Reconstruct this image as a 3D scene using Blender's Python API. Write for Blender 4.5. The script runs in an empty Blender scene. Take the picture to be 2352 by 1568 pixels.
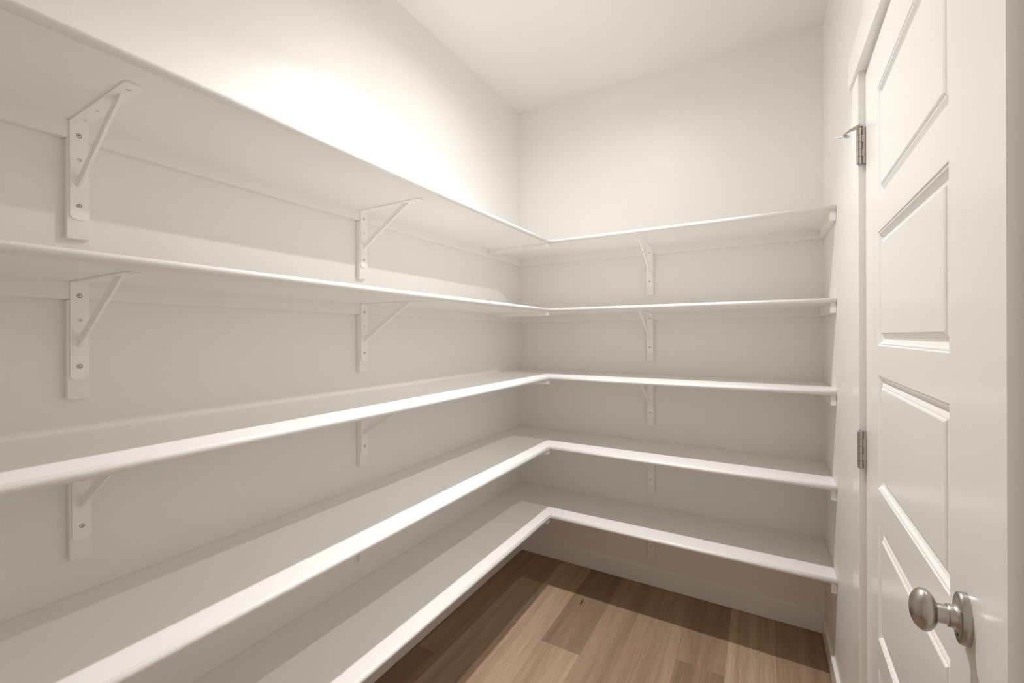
import bpy, bmesh, math, random
from mathutils import Matrix, Vector

C = bpy.context.scene.collection
S = bpy.context.scene
PI = math.pi

# ------------------------------------------------------------------ camera, light, exposure
cam_d = bpy.data.cameras.new('camera')
cam = bpy.data.objects.new('camera', cam_d); C.objects.link(cam)
F_PX, V0, YAW, CAM_H, ROLL = 990.59, 770.45, math.radians(29.9505), 1.3444, -0.003
cam_d.sensor_width = 36.0; cam_d.sensor_fit = 'HORIZONTAL'
cam_d.lens = F_PX / 2352 * 36.0
cam_d.shift_y = -(784 - V0) / 2352
cam_d.clip_start = 0.01
cam.matrix_world = (Matrix.Translation((0, 0, CAM_H)) @ Matrix.Rotation(YAW, 4, 'Z')
                    @ Matrix.Rotation(PI / 2, 4, 'X') @ Matrix.Rotation(ROLL, 4, 'Z'))
S.camera = cam

w = bpy.data.worlds.new('world'); S.world = w; w.use_nodes = True
w.node_tree.nodes['Background'].inputs[0].default_value = (1, 1, 1, 1)
w.node_tree.nodes['Background'].inputs[1].default_value = 0.0

LX, LY, LZ = -0.59, 1.43, 2.70          # the pantry's one ceiling lamp
LAMP_COL = (0.998, 0.985, 0.962)
def lamp(name, watts, spread, size, loc, tilt=0.0, lean=0.0):
    d = bpy.data.lights.new(name, 'AREA'); d.shape = 'DISK'; d.size = size
    d.energy = watts; d.color = LAMP_COL; d.spread = math.radians(spread)
    o = bpy.data.objects.new(name, d); C.objects.link(o); o.location = loc; o.rotation_euler = (lean, tilt, 0)
lamp('lamp_beam', 12.6, 118, 0.045, (LX, LY, LZ), 0.0, math.radians(-8))        # its downward beam
lamp('lamp_diffuse', 4.4, 180, 0.045, (LX, LY, LZ))     # and the light its lens scatters all round

# a second, weaker lamp high on the right-hand wall over the door: it draws the fainter shadow edges on the left shelves
lamp('door_lamp', 3.2, 102, 0.03, (0.233, 1.50, 2.46), math.radians(43), math.radians(-7))

S.view_settings.view_transform = 'Standard'; S.view_settings.look = 'None'
S.view_settings.exposure = 0.08; S.view_settings.gamma = 1.0; S.view_settings.use_curve_mapping = False
cy = S.cycles
cy.max_bounces = 12; cy.diffuse_bounces = 10; cy.glossy_bounces = 6; cy.use_denoising = True
cy.caustics_reflective = False; cy.caustics_refractive = False

# ------------------------------------------------------------------ dimensions (metres, camera over the origin)
XL, XR, YB, YF, H = -1.3139, 0.2483, 2.3871, -0.60, 2.743
SHELF_Z = [1.8243, 1.4742, 1.1239, 0.7654, 0.4136]
T = 0.019; R = T / 2
DL, DB = 0.3812, 0.3794
NX, NY = XL + DL, YB - DB                  # nose lines of the shelves
LED = 0.0385                               # ledger height

# ------------------------------------------------------------------ materials
def lin(c):
    return tuple((v / 12.92 if v <= 0.04045 else ((v + 0.055) / 1.055) ** 2.4) for v in c) + (1,)

def paint(name, col, rough, bump=0.0, scale=260.0, spec=0.5):
    m = bpy.data.materials.new(name); m.use_nodes = True
    nt = m.node_tree; b = nt.nodes['Principled BSDF']
    b.inputs['Base Color'].default_value = col + (1,)
    b.inputs['Roughness'].default_value = rough
    b.inputs['Specular IOR Level'].default_value = spec
    if bump:
        tc = nt.nodes.new('ShaderNodeTexCoord')
        n = nt.nodes.new('ShaderNodeTexNoise'); n.inputs['Scale'].default_value = scale; n.inputs['Detail'].default_value = 3
        bp = nt.nodes.new('ShaderNodeBump'); bp.inputs['Strength'].default_value = bump; bp.inputs['Distance'].default_value = 0.001
        nt.links.new(tc.outputs['Object'], n.inputs['Vector'])
        nt.links.new(n.outputs['Fac'], bp.inputs['Height'])
        nt.links.new(bp.outputs['Normal'], b.inputs['Normal'])
    return m

M_WALL = paint('wall_paint', (0.858, 0.845, 0.826), 0.42, 0.25)
M_CEIL = paint('ceiling_paint', (0.80, 0.79, 0.77), 0.75, 0.25)
M_TRIM = paint('trim_enamel', (0.90, 0.886, 0.867), 0.24, 0.05, 90)
M_SHELF = paint('shelf_enamel', (0.875, 0.862, 0.842), 0.33, 0.08, 120)
M_BRACKET = paint('white_powder_coat', (0.93, 0.92, 0.905), 0.35)
M_RUBBER = paint('white_rubber', (0.82, 0.81, 0.79), 0.6)
M_DARK = paint('recess_shade_and_subfloor', (0.09, 0.08, 0.07), 0.7)  # shade of screw slots and pin hole put into the colour; also the subfloor

def metal(name, col, rough):
    m = bpy.data.materials.new(name); m.use_nodes = True
    nt = m.node_tree; b = nt.nodes['Principled BSDF']
    b.inputs['Base Color'].default_value = col + (1,); b.inputs['Metallic'].default_value = 1.0
    b.inputs['Roughness'].default_value = rough
    return m
M_NICKEL = metal('satin_nickel', (0.50, 0.465, 0.43), 0.31)
M_SCREW = metal('screw_steel', (0.78, 0.76, 0.73), 0.42)

def wood():
    m = bpy.data.materials.new('oak_plank'); m.use_nodes = True
    nt = m.node_tree; N = nt.nodes; Lk = nt.links; b = N['Principled BSDF']
    tc = N.new('ShaderNodeTexCoord'); oi = N.new('ShaderNodeObjectInfo')
    sc = N.new('ShaderNodeVectorMath'); sc.operation = 'SCALE'; sc.inputs['Scale'].default_value = 37.0
    cx = N.new('ShaderNodeCombineXYZ')
    Lk.new(oi.outputs['Random'], cx.inputs[0]); Lk.new(oi.outputs['Random'], cx.inputs[1]); Lk.new(oi.outputs['Random'], cx.inputs[2])
    Lk.new(cx.outputs[0], sc.inputs[0])
    ad = N.new('ShaderNodeVectorMath'); ad.operation = 'ADD'
    Lk.new(tc.outputs['Object'], ad.inputs[0]); Lk.new(sc.outputs[0], ad.inputs[1])
    # slow wander of the grain across the plank
    mw = N.new('ShaderNodeMapping'); mw.inputs['Scale'].default_value = (5.0, 1.6, 1.0)
    nw = N.new('ShaderNodeTexNoise'); nw.inputs['Scale'].default_value = 1.0; nw.inputs['Detail'].default_value = 2.0
    Lk.new(ad.outputs[0], mw.inputs['Vector']); Lk.new(mw.outputs[0], nw.inputs['Vector'])
    wv = N.new('ShaderNodeVectorMath'); wv.operation = 'SCALE'; wv.inputs['Scale'].default_value = 0.045
    Lk.new(nw.outputs['Color'], wv.inputs[0])
    a2 = N.new('ShaderNodeVectorMath'); a2.operation = 'ADD'
    Lk.new(ad.outputs[0], a2.inputs[0]); Lk.new(wv.outputs[0], a2.inputs[1])
    def noise(scale, detail, rough=0.55):
        mp = N.new('ShaderNodeMapping'); mp.inputs['Scale'].default_value = scale
        n = N.new('ShaderNodeTexNoise'); n.inputs['Scale'].default_value = 1.0
        n.inputs['Detail'].default_value = detail; n.inputs['Roughness'].default_value = rough
        Lk.new(a2.outputs[0], mp.inputs['Vector']); Lk.new(mp.outputs[0], n.inputs['Vector'])
        return n.outputs['Fac']
    broad = noise((20, 0.8, 1), 4, 0.6)
    fine = noise((300, 3.2, 1), 4, 0.65)
    pores = noise((650, 11, 1), 2, 0.6)
    def ramp(fac, a, ca, bb, cb):
        r = N.new('ShaderNodeValToRGB'); e = r.color_ramp.elements
        e[0].position = a; e[0].color = ca + (1,); e[1].position = bb; e[1].color = cb + (1,)
        Lk.new(fac, r.inputs['Fac']); return r.outputs['Color']
    def mul(x, y):
        mx = N.new('ShaderNodeMix'); mx.data_type = 'RGBA'; mx.blend_type = 'MULTIPLY'; mx.inputs['Factor'].default_value = 1.0
        Lk.new(x, mx.inputs['A']); Lk.new(y, mx.inputs['B']); return mx.outputs['Result']
    c = mul(oi.outputs['Color'], ramp(broad, 0.34, (0.80, 0.77, 0.74), 0.62, (1.05, 1.05, 1.05)))
    c = mul(c, ramp(fine, 0.35, (0.87, 0.855, 0.84), 0.65, (1.06, 1.06, 1.06)))
    c = mul(c, ramp(pores, 0.36, (0.86, 0.84, 0.82), 0.55, (1.03, 1.03, 1.03)))
    # a few small knots
    mk = N.new('ShaderNodeMapping'); mk.inputs['Scale'].default_value = (3.6, 0.9, 1.0)
    vo = N.new('ShaderNodeTexVoronoi'); vo.inputs['Scale'].default_value = 1.0; vo.voronoi_dimensions = '2D'
    Lk.new(a2.outputs[0], mk.inputs['Vector']); Lk.new(mk.outputs[0], vo.inputs['Vector'])
    c = mul(c, ramp(vo.outputs['Distance'], 0.008, (0.38, 0.31, 0.25), 0.032, (1, 1, 1)))
    Lk.new(c, b.inputs['Base Color'])
    b.inputs['Roughness'].default_value = 0.5
    b.inputs['Specular IOR Level'].default_value = 0.2
    bp = N.new('ShaderNodeBump'); bp.inputs['Strength'].default_value = 0.25; bp.inputs['Distance'].default_value = 0.0006
    Lk.new(fine, bp.inputs['Height']); Lk.new(bp.outputs['Normal'], b.inputs['Normal'])
    return m
M_OAK = wood()

# ------------------------------------------------------------------ helpers
def box(bm, x0, x1, y0, y1, z0, z1, bev=0.0, seg=2):
    r = bmesh.ops.create_cube(bm, size=1.0)
    vs = r['verts']
    for v in vs:
        v.co = Vector(((x0 + x1) / 2 + v.co.x * (x1 - x0), (y0 + y1) / 2 + v.co.y * (y1 - y0), (z0 + z1) / 2 + v.co.z * (z1 - z0)))
    if bev:
        es = list({e for v in vs for e in v.link_edges})
        bmesh.ops.bevel(bm, geom=es, offset=bev, segments=seg, profile=0.5, affect='EDGES')

def cyl(bm, p0, p1, r, seg=24, r1=None):
    p0, p1 = Vector(p0), Vector(p1); d = p1 - p0
    rot = d.to_track_quat('Z', 'Y').to_matrix().to_4x4()
    bmesh.ops.create_cone(bm, cap_ends=True, segments=seg, radius1=r, radius2=r if r1 is None else r1, depth=d.length,
                          matrix=Matrix.Translation((p0 + p1) / 2) @ rot)

def lathe(bm, prof, mat=Matrix(), seg=48):
    """prof: (radius, height) along local +Z, placed by mat"""
    rings = []
    for r, h in prof:
        if r < 1e-6:
            rings.append([bm.verts.new(mat @ Vector((0, 0, h)))])
        else:
            rings.append([bm.verts.new(mat @ Vector((r * math.cos(2 * PI * k / seg), r * math.sin(2 * PI * k / seg), h))) for k in range(seg)])
    for a, b in zip(rings, rings[1:]):
        for k in range(seg):
            k2 = (k + 1) % seg
            if len(a) == 1 and len(b) == 1: continue
            if len(a) == 1: bm.faces.new((a[0], b[k2], b[k]))
            elif len(b) == 1: bm.faces.new((a[k], a[k2], b[0]))
            else: bm.faces.new((a[k], a[k2], b[k2], b[k]))

def obj(name, bm, mat, parent=None, smooth=False, loc=None):
    bmesh.ops.recalc_face_normals(bm, faces=bm.faces)
    me = bpy.data.meshes.new(name); bm.to_mesh(me); bm.free()
    me.materials.append(mat)
    if smooth:
        me.shade_smooth()
        me.set_sharp_from_angle(angle=math.radians(35))
    o = bpy.data.objects.new(name, me); C.objects.link(o)
    if parent: o.parent = parent
    if loc: o.location = loc
    return o

def tag(o, label=None, cat=None, group=None, kind=None):
    if label: o['label'] = label
    if cat: o['category'] = cat
    if group: o['group'] = group
    if kind: o['kind'] = kind
    return o

def empty(name, loc=(0, 0, 0), rz=0.0):
    o = bpy.data.objects.new(name, None); C.objects.link(o)
    o.empty_display_size = 0.05; o.location = loc; o.rotation_euler = (0, 0, rz)
    return o

def copy_tree(o, parent=None):
    c = o.copy(); C.objects.link(c)
    if parent: c.parent = parent
    for ch in [x for x in bpy.data.objects if x.parent == o]:
        copy_tree(ch, c)
    return c

def boxes(name, specs, mat, parent=None, bev=0.0, smooth=False):
    bm = bmesh.new()
    for s in specs: box(bm, *s, bev=bev)
    return obj(name, bm, mat, parent, smooth)

# ------------------------------------------------------------------ room shell
# door opening in the right-hand wall
PHI = math.radians(1.6)
HX, HY = 0.246, 1.4763                     # hinge edge of the door face
DW, DH, DT = 0.828, 2.030, 0.035
DZ0 = 0.012
J_H, J_S = HY + 0.0027, 0.645              # inner faces of the jambs (hinge side, strike side)
J_T = DZ0 + DH + 0.003
JT = 0.019
WT = 0.115

floor = empty('floor'); tag(floor, 'floor of light brown oak-look planks running away from the camera', 'floor', kind='structure')
boxes('subfloor', [(XL - 0.1, XR + 0.14, YF - 0.1, YB + 0.1, -0.10, -0.006)], M_DARK, floor)
PW = 0.1795; X0 = -0.844 - PW * 3
PALE, MID, RED, DEEP = (0.47, 0.35, 0.25), (0.375, 0.27, 0.188), (0.35, 0.248, 0.177), (0.30, 0.218, 0.153)
joints = {  # per strip: cut lines, and a colour for each piece from the front to the back
    0: ((0.2, 1.42), (MID, DEEP, MID)),
    1: ((-0.15, 1.07), (MID, RED, RED)),
    2: ((0.0, 1.16), (MID, PALE, PALE)),
    3: ((0.495, 1.712), (MID, PALE, DEEP)),
    4: ((-0.1, 1.12), (PALE, MID, MID)),
    5: ((0.25, 1.45), (MID, DEEP, MID)),
    6: ((0.67, 1.889), (PALE, DEEP, RED)),
    7: ((0.0, 1.22), (MID, DEEP, PALE)),
    8: ((0.33, 1.55), (MID, PALE, MID)),
    9: ((0.6, 1.8), (MID, MID, DEEP)),
}
rnd = random.Random(4)
for k, (cuts, cols) in joints.items():
    x0, x1 = max(X0 + k * PW, XL), min(X0 + (k + 1) * PW, XR)
    if x1 - x0 < 0.004: continue
    ys = [YF] + list(cuts) + [YB]
    for (a, b), col in zip(zip(ys, ys[1:]), cols):
        bm = bmesh.new()
        hx, hy = (x1 - x0) / 2, (b - a) / 2
        box(bm, -hx + 0.0001, hx - 0.0001, -hy + 0.0001, hy - 0.0001, -0.006, 0.0, bev=0.0003, seg=1)
        p = obj('floor_plank', bm, M_OAK, floor, loc=((x0 + x1) / 2, (a + b) / 2, 0.0))
        j = 1 + rnd.uniform(-0.04, 0.04)
        p.color = (col[0] * j, col[1] * j, col[2] * j, 1)

tag(boxes('ceiling', [(XL - 0.1, XR + 0.14, YF - 0.1, YB + 0.1, H, H + 0.1)], M_CEIL), 'flat off-white ceiling', 'ceiling', kind='structure')
tag(boxes('wall_left', [(XL - 0.1, XL, YF - 0.1, YB + 0.1, 0, H)], M_WALL), 'off-white wall on the left behind the long shelves', 'wall', kind='structure')
tag(boxes('wall_back', [(XL, XR, YB, YB + 0.1, 0, H)], M_WALL), 'off-white end wall behind the short run of shelves', 'wall', kind='structure')
tag(boxes('wall_front', [(XL, XR, YF - 0.1, YF, 0, H)], M_WALL), 'off-white wall behind the camera', 'wall', kind='structure')
tag(boxes('wall_right', [(XR, XR + WT, J_H + JT, YB + 0.1, 0, H), (XR, XR + WT, YF - 0.1, J_S - JT, 0, H),
                         (XR, XR + WT, J_S - JT, J_H + JT, J_T + JT, H)], M_WALL),
    'off-white wall on the right with the door in it', 'wall', kind='structure')

# baseboards
BH, BT = 0.084, 0.013
CAS_I, CAS_O = 1.485, 1.574                # hinge-side casing
tag(boxes('baseboard_left', [(XL, XL + BT, YF, YB, 0.001, BH)], M_TRIM, bev=0.0015), 'white baseboard along the left wall under the lowest shelf', 'baseboard', kind='structure')
tag(boxes('baseboard_back', [(XL + BT, XR - BT, YB - BT, YB, 0.001, BH)], M_TRIM, bev=0.0015), 'white baseboard along the end wall under the lowest shelf', 'baseboard', kind='structure')
tag(boxes('baseboard_right', [(XR - BT, XR, CAS_O, YB, 0.001, BH)], M_TRIM, bev=0.0015), 'white baseboard on the right wall between corner and door casing', 'baseboard', kind='structure')

# door trim
HB = 2.056
tag(boxes('trim_1', [(XR - 0.0175, XR, CAS_I, CAS_O, 0.0, HB)], M_TRIM, bev=0.001), 'white flat door casing on the hinge side', 'door casing', kind='structure')
tag(boxes('trim_2', [(XR - 0.025, XR, 0.535, CAS_O + 0.012, HB, HB + 0.089)], M_TRIM, bev=0.001), 'white flat header board over the door', 'door casing', kind='structure')
tag(boxes('trim_3', [(XR - 0.0175, XR, 0.546, 0.635, 0.0, HB)], M_TRIM, bev=0.001), 'white flat door casing on the knob side', 'door casing', kind='structure')
tag(boxes('trim_4', [(XR, XR + WT, J_H, J_H + JT, 0, J_T + JT), (XR, XR + WT, J_S - JT, J_S, 0, J_T + JT), (XR, XR + WT, J_S, J_H, J_T, J_T + JT),
                     (XR + 0.040, XR + 0.078, J_H - 0.011, J_H, 0, J_T), (XR + 0.040, XR + 0.078, J_S, J_S + 0.011, 0, J_T),
                     (XR + 0.040, XR + 0.078, J_S + 0.011, J_H - 0.011, J_T - 0.011, J_T)], M_TRIM),
    'white door jamb with its stop inside the casing', 'door jamb', kind='structure')

# ------------------------------------------------------------------ door
door = empty('door_1', (HX, HY, DZ0), -(PI / 2 + PHI))
tag(door, 'white five-panel door standing slightly ajar with a satin nickel knob', 'door', kind='structure')
# local: x along the door from the hinge edge, y into the wall, z up
PX0, PX1 = 0.150, 0.652
rows = [(0.26, 0.551), (0.6204, 0.8919), (0.979, 1.2475), (1.3178, 1.586), (1.665, 1.9289)]
rows = [(a - DZ0, b - DZ0) for a, b in rows]
STICK = [(0.0, 0.0), (0.0025, 0.0022), (0.0050, 0.0022), (0.0090, 0.0075), (0.0150, 0.0105)]
FIELD = [(0.0150, 0.0105), (0.0235, 0.0055), (0.0265, 0.0048), (0.0275, 0.0035), (0.0305, 0.0018)]
def ring(bm, x0, x1, z0, z1, o, d):
    return [bm.verts.new((x0 + o, d, z0 + o)), bm.verts.new((x1 - o, d, z0 + o)), bm.verts.new((x1 - o, d, z1 - o)), bm.verts.new((x0 + o, d, z1 - o))]
def bridge(bm, a, b):
    for k in range(4):
        bm.faces.new((a[k], a[(k + 1) % 4], b[(k + 1) % 4], b[k]))
bm = bmesh.new()
def quad(x0, x1, z0, z1, y=0.0):
    bm.faces.new([bm.verts.new(p) for p in ((x0, y, z0), (x1, y, z0), (x1, y, z1), (x0, y, z1))])
quad(0, PX0, 0, DH); quad(PX1, DW, 0, DH)
zz = [0.0] + [v for r in rows for v in r] + [DH]
for a, b in zip(zz[0::2], zz[1::2]): quad(PX0, PX1, a, b)
for z0, z1 in rows:
    prev = None
    for o, d in STICK:
        cur = ring(bm, PX0, PX1, z0, z1, o, d)
        if prev: bridge(bm, prev, cur)
        prev = cur
quad(0, DW, 0, DH, DT)
f0 = ring(bm, 0, DW, 0, DH, 0, 0); f1 = ring(bm, 0, DW, 0, DH, 0, DT); bridge(bm, f0, f1)
bmesh.ops.remove_doubles(bm, verts=bm.verts, dist=1e-5)
obj('slab', bm, M_TRIM, door)
for z0, z1 in rows:
    bm = bmesh.new(); prev = None
    sk = ring(bm, PX0, PX1, z0, z1, 0.0150, 0.02); prev = sk
    for o, d in FIELD:
        cur = ring(bm, PX0, PX1, z0, z1, o, d); bridge(bm, prev, cur); prev = cur
    bm.faces.new(prev)
    obj('raised_panel', bm, M_TRIM, door)

# hinges (barrel axis in door coordinates)
BS, BD, HH = -0.0023, -0.0136, 0.096
def hinge(zc):
    z0 = zc - DZ0 - HH / 2; k = HH / 5
    bm = bmesh.new()
    for s in (-1, 1):
        cyl(bm, (BS, BD, z0 + HH / 2 + s * HH / 2), (BS, BD, z0 + HH / 2 + s * (HH / 2 + 0.0022)), 0.0058, 20, 0.0045)
    pin = obj('hinge', bm, M_NICKEL, door, True)
    for i in range(5):
        bm = bmesh.new(); cyl(bm, (BS, BD, z0 + i * k + 0.0004), (BS, BD, z0 + (i + 1) * k - 0.0004), 0.0063, 24)
        obj('knuckle', bm, M_NICKEL, pin, True)
    bm = bmesh.new()                       # door leaf, notched beside the jamb's knuckles
    box(bm, -0.0024, -0.0004, -0.0058, 0.028, z0, z0 + HH)
    for i in (1, 3): box(bm, -0.0024, -0.0004, BD + 0.003, -0.0058, z0 + i * k, z0 + (i + 1) * k)
    obj('door_leaf', bm, M_NICKEL, pin)
    bm = bmesh.new()
    box(bm, -0.0060, -0.0040, -0.0085, 0.028, z0, z0 + HH)
    for i in (0, 2, 4): box(bm, -0.0060, -0.0040, BD + 0.003, -0.0085, z0 + i * k, z0 + (i + 1) * k)
    obj('jamb_leaf', bm, M_NICKEL, pin)
    return pin
for zc in (1.853, 1.034, 0.215): hinge(zc)

# hinge-pin door stop on the upper hinge: sloping arm, threaded rod, two white bumpers
zt = 1.853 + HH / 2 - DZ0 + 0.002
bm = bmesh.new()
lathe(bm, [(0.0030, 0.0), (0.0085, 0.0), (0.0085, 0.0022), (0.0030, 0.0022), (0.0030, 0.0)], Matrix.Translation((BS, BD, zt)), 24)
def blade(bm, pts, s0, s1):
    a = [bm.verts.new((s0, BD + d_, zt + z_)) for d_, z_ in pts]; b_ = [bm.verts.new((s1, BD + d_, zt + z_)) for d_, z_ in pts]
    n = len(pts); bm.faces.new(a); bm.faces.new(b_)
    for i in range(n): bm.faces.new((a[i], a[(i + 1) % n], b_[(i + 1) % n], b_[i]))
blade(bm, [(0.001, 0.0090), (0.0035, 0.0042), (0.0010, 0.0008), (-0.0050, -0.0050), (-0.0217, -0.0090), (-0.0350, -0.0172), (-0.0350, -0.0136), (-0.0217, -0.0025)], BS + 0.0035, BS + 0.0057)
blade(bm, [(-0.0255, -0.0140), (-0.0255, -0.0195), (-0.0275, -0.0195), (-0.0340, -0.0160), (-0.0340, -0.0140)], BS - 0.004, BS + 0.0035)
stop = obj('hinge_stop', bm, M_NICKEL, door)
bm = bmesh.new(); cyl(bm, (BS, BD - 0.030, zt - 0.0158), (BS, BD - 0.0525, zt - 0.0163), 0.0019, 16); obj('threaded_rod', bm, M_SCREW, stop, True)
bm = bmesh.new(); cyl(bm, (BS + 0.0005, BD - 0.0205, zt - 0.0168), (BS + 0.0005, BD - 0.0260, zt - 0.0168), 0.0056, 20); o = obj('bumper', bm, M_RUBBER, stop, True); o['label'] = 'white rubber pad'

# knob: rose, collar, shank and knob turned about an axis standing off the door
KM0 = Matrix.Translation((0.716, 0, 0.9830 - DZ0)) @ Matrix.Rotation(PI / 2, 4, 'X')
def oval(sx, sy): return KM0 @ Matrix.Diagonal((sx, sy, 1.0, 1.0))
bm = bmesh.new()                           # tall oval rose with a rounded rim and a flat face
lathe(bm, [(0, 0.0), (1.0, 0.0), (1.0, 0.0045), (0.985, 0.0070), (0.95, 0.0086), (0.90, 0.0092), (0.72, 0.0090), (0, 0.0090)], oval(0.0212, 0.0330))
rose = obj('knob_rose', bm, M_NICKEL, door, True)
bm = bmesh.new(); cyl(bm, KM0 @ Vector((0.0, -0.0220, 0.0086)), KM0 @ Vector((0.0, -0.0220, 0.0096)), 0.0019, 14); obj('pin_hole_shade', bm, M_DARK, rose)  # raised dark disc, its colour standing in for the shade in the hole
bm = bmesh.new()
lathe(bm, [(0, 0.0088), (0.0172, 0.0088), (0.0158, 0.0098), (0.0145, 0.0118), (0.0139, 0.0140), (0.0139, 0.0178), (0.0134, 0.0186), (0.0121, 0.0186), (0, 0.0186)], KM0)
obj('collar', bm, M_NICKEL, door, True)
bm = bmesh.new()
prof = [(0, 0.0180), (0.0118, 0.0180)]
lathe(bm, [(0, 0.0180), (0.0118, 0.0180), (0.0116, 0.0225), (0.0120, 0.0300), (0, 0.0300)], KM0)
obj('knob_shank', bm, M_NICKEL, door, True)
bm = bmesh.new(); prof = []
zc_, hb = 0.0413, 0.0143
for i in range(0, 29):
    a = -PI / 2 + PI * i / 28
    prof.append((max(math.cos(a), 0), zc_ + hb * math.sin(a)))
lathe(bm, prof, oval(0.0205, 0.0268))
obj('knob', bm, M_NICKEL, door, True)['label'] = 'satin nickel oval knob'

# ------------------------------------------------------------------ shelves
NSEG = 14
NOSE = [(R - R * math.cos(-PI / 2 + PI * k / NSEG), R * math.sin(-PI / 2 + PI * k / NSEG)) for k in range(NSEG + 1)]  # (inset, z)
def strip_loft(bm, a, b):
    """two matching open point rows -> faces; smooth on the nose"""
    va = [bm.verts.new(p) for p in a]; vb = [bm.verts.new(p) for p in b]
    for i in range(len(a)):
        j = (i + 1) % len(a)
        f = bm.faces.new((va[i], va[j], vb[j], vb[i]))
        if 1 <= i <= NSEG: f.smooth = True
    bm.faces.new(va); bm.faces.new(vb)
words_ = ['topmost', 'second from the top', 'middle', 'second from the bottom', 'lowest']
extra = ['under the bare upper wall', 'level with the upper hinge gap', 'just below eye level', 'over the lowest shelf', 'just above the floor']
LABELS = ['topmost of the five white L-shaped pantry shelves, with bare wall above it',
          'second white L-shaped pantry shelf from the top, seen from slightly below',
          'middle one of the five white L-shaped pantry shelves, its top just visible',
          'second white L-shaped pantry shelf from the bottom, between middle and lowest shelf',
          'lowest of the five white L-shaped pantry shelves, just above the oak floor']
for i, z in enumerate(SHELF_Z):
    sh = empty('corner_shelf', (XL, YB, z - R))
    tag(sh, LABELS[i], 'shelf', 'white L-shaped pantry shelves')
    def P(x, y, zz_): return (x - XL, y - YB, zz_ + R)   # world (z relative to board centre) -> local
    e = 0.0006
    # long board on the left wall, butting against the board of the end wall
    prof = [(DL - e, -R)] + NOSE + [(DL - e, R)]
    bm = bmesh.new()
    strip_loft(bm, [P(NX - o, YF + 0.001, zz_) for o, zz_ in prof], [P(NX - o, NY + min(o, R) - 0.0003, zz_) for o, zz_ in prof])
    obj('shelf_board', bm, M_SHELF, sh)
    # board on the end wall
    prof = [(DB - e, -R)] + NOSE + [(DB - e, R)]
    bm = bmesh.new()
    strip_loft(bm, [P(NX - min(o, R), NY + o, zz_) for o, zz_ in prof], [P(XR - e, NY + o, zz_) for o, zz_ in prof])
    x0, y0, _ = P(XL + e, NY + R, 0); x1, y1, _ = P(NX - R, YB - e, 0)
    box(bm, x0, x1, y0, y1, 0, T)
    obj('shelf_board', bm, M_SHELF, sh)
    # ledger strips on the walls and the cleat under the joint
    def led(name, x0, x1, y0, y1, z0, z1):
        a = P(x0, y0, 0); b = P(x1, y1, 0)
        boxes(name, [(a[0], b[0], a[1], b[1], z0, z1)], M_SHELF, sh, bev=0.0012)
    led('wall_ledger', XL + e, XL + 0.019, YF + 0.001, YB - e, -LED, 0.001)
    led('wall_ledger', XL + 0.0192, XR - 0.0192, YB - 0.019, YB - e, -LED, 0.001)
    led('wall_ledger', XR - 0.019, XR - e, NY + 0.011, YB - e, -LED, 0.001)
    led('corner_cleat', XL + 0.0192, NX - 0.010, NY - 0.021, NY + 0.017, -0.019, 0.001)

# ------------------------------------------------------------------ shelf brackets
U = 0.2562                                  # shelf underside above the strip's foot
ARM, PT, HW = 0.309, 0.0034, 0.0148
br0 = empty('shelf_bracket')
boxes('backing_strip', [(0.0006, 0.0189, -0.0185, 0.0185, 0.0, U - LED - 0.0006)], M_SHELF, br0, bev=0.0012)
def holed(outline, holes, tomap):
    """flat plate with holes: outline and holes in 2D, tomap(u, v, t) gives the point at depth t (0 front, 1 back)"""
    bm = bmesh.new(); loops = [outline] + [[(cx + r * math.cos(2 * PI * k / 16), cy_ + r * math.sin(2 * PI * k / 16)) for k in range(16)] for cx, cy_, r in holes]
    for t in (0, 1):
        es = []
        for lp in loops:
            vs = [bm.verts.new(tomap(u, v, t)) for u, v in lp]
            es += [bm.edges.new((vs[k], vs[(k + 1) % len(vs)])) for k in range(len(vs))]
        bmesh.ops.triangle_fill(bm, edges=es, use_beauty=True)
    bm.verts.ensure_lookup_table()
    n = sum(len(l) for l in loops); i0 = 0
    for lp in loops:
        m = len(lp)
        for k in range(m):
            a, b = i0 + k, i0 + (k + 1) % m
            bm.faces.new((bm.verts[a], bm.verts[b], bm.verts[n + b], bm.verts[n + a]))
        i0 += m
    return bm
def tongue(length, w, sag=0.0042, rc=0.003, n=8):
    """outline from (0,-w) along +u to a shallow arched tip"""
    pts = [(0, -w)]
    for k in range(n + 1):
        v = -w + 2 * w * k / n
        drop = sag * (v / w) ** 2 + (rc if k in (0, n) else 0)
        pts.append((length - drop, v))
    pts.append((0, w)); return pts
x_f = 0.0193
# wall leg of the bent plate, then the arm below the shelf
bm = holed(tongue(0.2105, HW), [(0.027, 0, 0.0047), (0.080, 0, 0.0043), (0.1805, 0, 0.0047)], lambda u, v, t: (x_f + PT * (1 - t), v, U - 0.0002 - PT - u))
wall_leg = bm
bm2 = holed(tongue(ARM - x_f - PT, HW), [(0.028, 0, 0.0036), (0.104, 0, 0.0036), (0.256, 0, 0.0045)], lambda u, v, t: (x_f + PT + u, v, U - 0.0002 - PT * (1 - t)))
tmp = bpy.data.meshes.new('tmp'); bm2.to_mesh(tmp); bm2.free(); wall_leg.from_mesh(tmp); bpy.data.meshes.remove(tmp)
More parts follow.
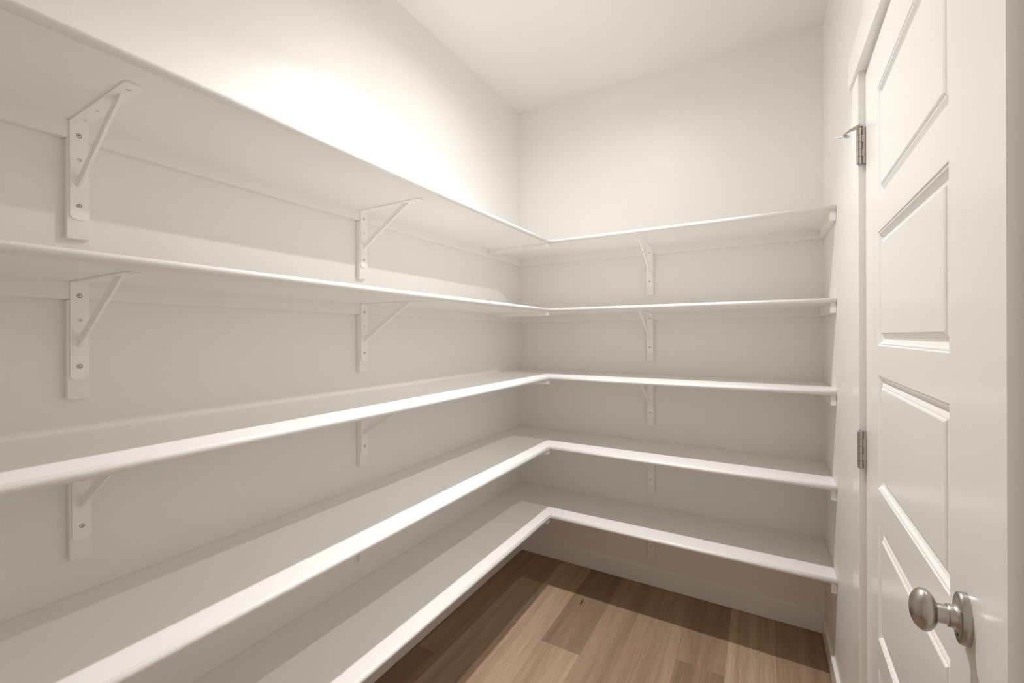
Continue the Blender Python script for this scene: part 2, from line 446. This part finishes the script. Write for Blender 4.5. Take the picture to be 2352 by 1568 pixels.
# rounded outer bend
va, vb = [], []
for k in range(7):
    a = PI / 2 * k / 6
    p = (x_f + PT - PT * math.cos(a), U - 0.0002 - PT + PT * math.sin(a))
    va.append((p[0], -HW, p[1])); vb.append((p[0], HW, p[1]))
va.append((x_f + PT, -HW, U - 0.0002 - PT)); vb.append((x_f + PT, HW, U - 0.0002 - PT))
A = [wall_leg.verts.new(p) for p in va]; B = [wall_leg.verts.new(p) for p in vb]
for k in range(len(A)):
    j = (k + 1) % len(A); wall_leg.faces.new((A[k], A[j], B[j], B[k]))
wall_leg.faces.new(A); wall_leg.faces.new(B)
obj('bracket_plate', wall_leg, M_BRACKET, br0)
bm = bmesh.new()
q = [(x_f + PT - 0.0005, U - 0.145), (0.2545, U - PT), (0.2545 - 0.036, U - PT), (x_f + PT - 0.0005, U - 0.145 + 0.0225)]
for s in (-1, 1):
    bm.faces.new([bm.verts.new((x, s * 0.0031, zz_)) for x, zz_ in q])
bm.verts.ensure_lookup_table()
for k in range(4):
    j = (k + 1) % 4; bm.faces.new((bm.verts[k], bm.verts[j], bm.verts[4 + j], bm.verts[4 + k]))
bmesh.ops.recalc_face_normals(bm, faces=bm.faces)
bmesh.ops.bevel(bm, geom=list(bm.edges), offset=0.0012, segments=2, profile=0.5, affect='EDGES')
obj('diagonal_brace', bm, M_BRACKET, br0)
for dz in (0.027, 0.1805):
    zs = U - PT - dz
    bm = bmesh.new()
    lathe(bm, [(0, 0.0), (0.0042, 0.0), (0.0042, 0.0008), (0.0034, 0.0020), (0.0018, 0.0027), (0, 0.0028)],
          Matrix.Translation((x_f + 0.0018, 0, zs)) @ Matrix.Rotation(PI / 2, 4, 'Y'), 20)
    sc_ = obj('screw', bm, M_SCREW, br0, True)
    bm = bmesh.new()
    for a in (0.5, 0.5 + PI / 2):
        ca, sa = math.cos(a), math.sin(a)
        pts = [(0.0017 * s1 * ca - 0.0004 * s2 * sa, 0.0017 * s1 * sa + 0.0004 * s2 * ca) for s1, s2 in ((-1, -1), (1, -1), (1, 1), (-1, 1))]
        lo_ = [bm.verts.new((x_f + 0.0030, y, zs + z_)) for y, z_ in pts]; hi = [bm.verts.new((x_f + 0.00475, y, zs + z_)) for y, z_ in pts]
        bm.faces.new(hi)
        for k in range(4): bm.faces.new((lo_[k], lo_[(k + 1) % 4], hi[(k + 1) % 4], hi[k]))
    obj('cross_slot_shade', bm, M_DARK, sc_)  # proud dark cross: the slot's shade is put into its colour

YA, YC, XK = 0.3455, 1.1285, -0.5125
ordw = ['topmost', 'second shelf from the top', 'middle', 'second shelf from the bottom', 'lowest']
def und(i):
    return ['under the topmost shelf', 'under the second shelf from the top', 'under the middle shelf', 'under the second shelf from the bottom', 'under the lowest shelf'][i]
spots = []
for i in (0, 1, 2):
    spots.append((i, XL, YA + (0.003 if i == 2 else 0), 0.0, 'white steel bracket %s, nearer one on the left wall' % und(i)))
for i in (0, 1, 2, 3):
    spots.append((i, XL, YC, 0.0, 'white steel bracket %s, farther one on the left wall' % und(i)))
for i in range(5):
    spots.append((i, XK + (0.0, 0.0, 0.0003, 0.0015, 0.0025)[i], YB, -PI / 2, 'white steel bracket %s, on the end wall' % und(i)))
for n, (i, x, y, a, lab) in enumerate(spots):
    o = br0 if n == 0 else copy_tree(br0)
    o.location = (x, y, SHELF_Z[i] - R - U); o.rotation_euler = (0, 0, a)
    tag(o, lab, 'bracket', 'white steel shelf brackets')

# ------------------------------------------------------------------ ceiling lamp (just above the frame; the lamp's light is set at the top)
cl = empty('ceiling_light', (LX, LY, H - 0.05))
tag(cl, 'small round white ceiling light in the middle of the ceiling', 'light')
bm = bmesh.new()
lathe(bm, [(0.036, 0.0), (0.044, 0.0), (0.050, 0.006), (0.075, 0.044), (0.075, 0.05), (0.036, 0.05), (0.036, 0.0)])
obj('lamp_housing', bm, M_BRACKET, cl, True)
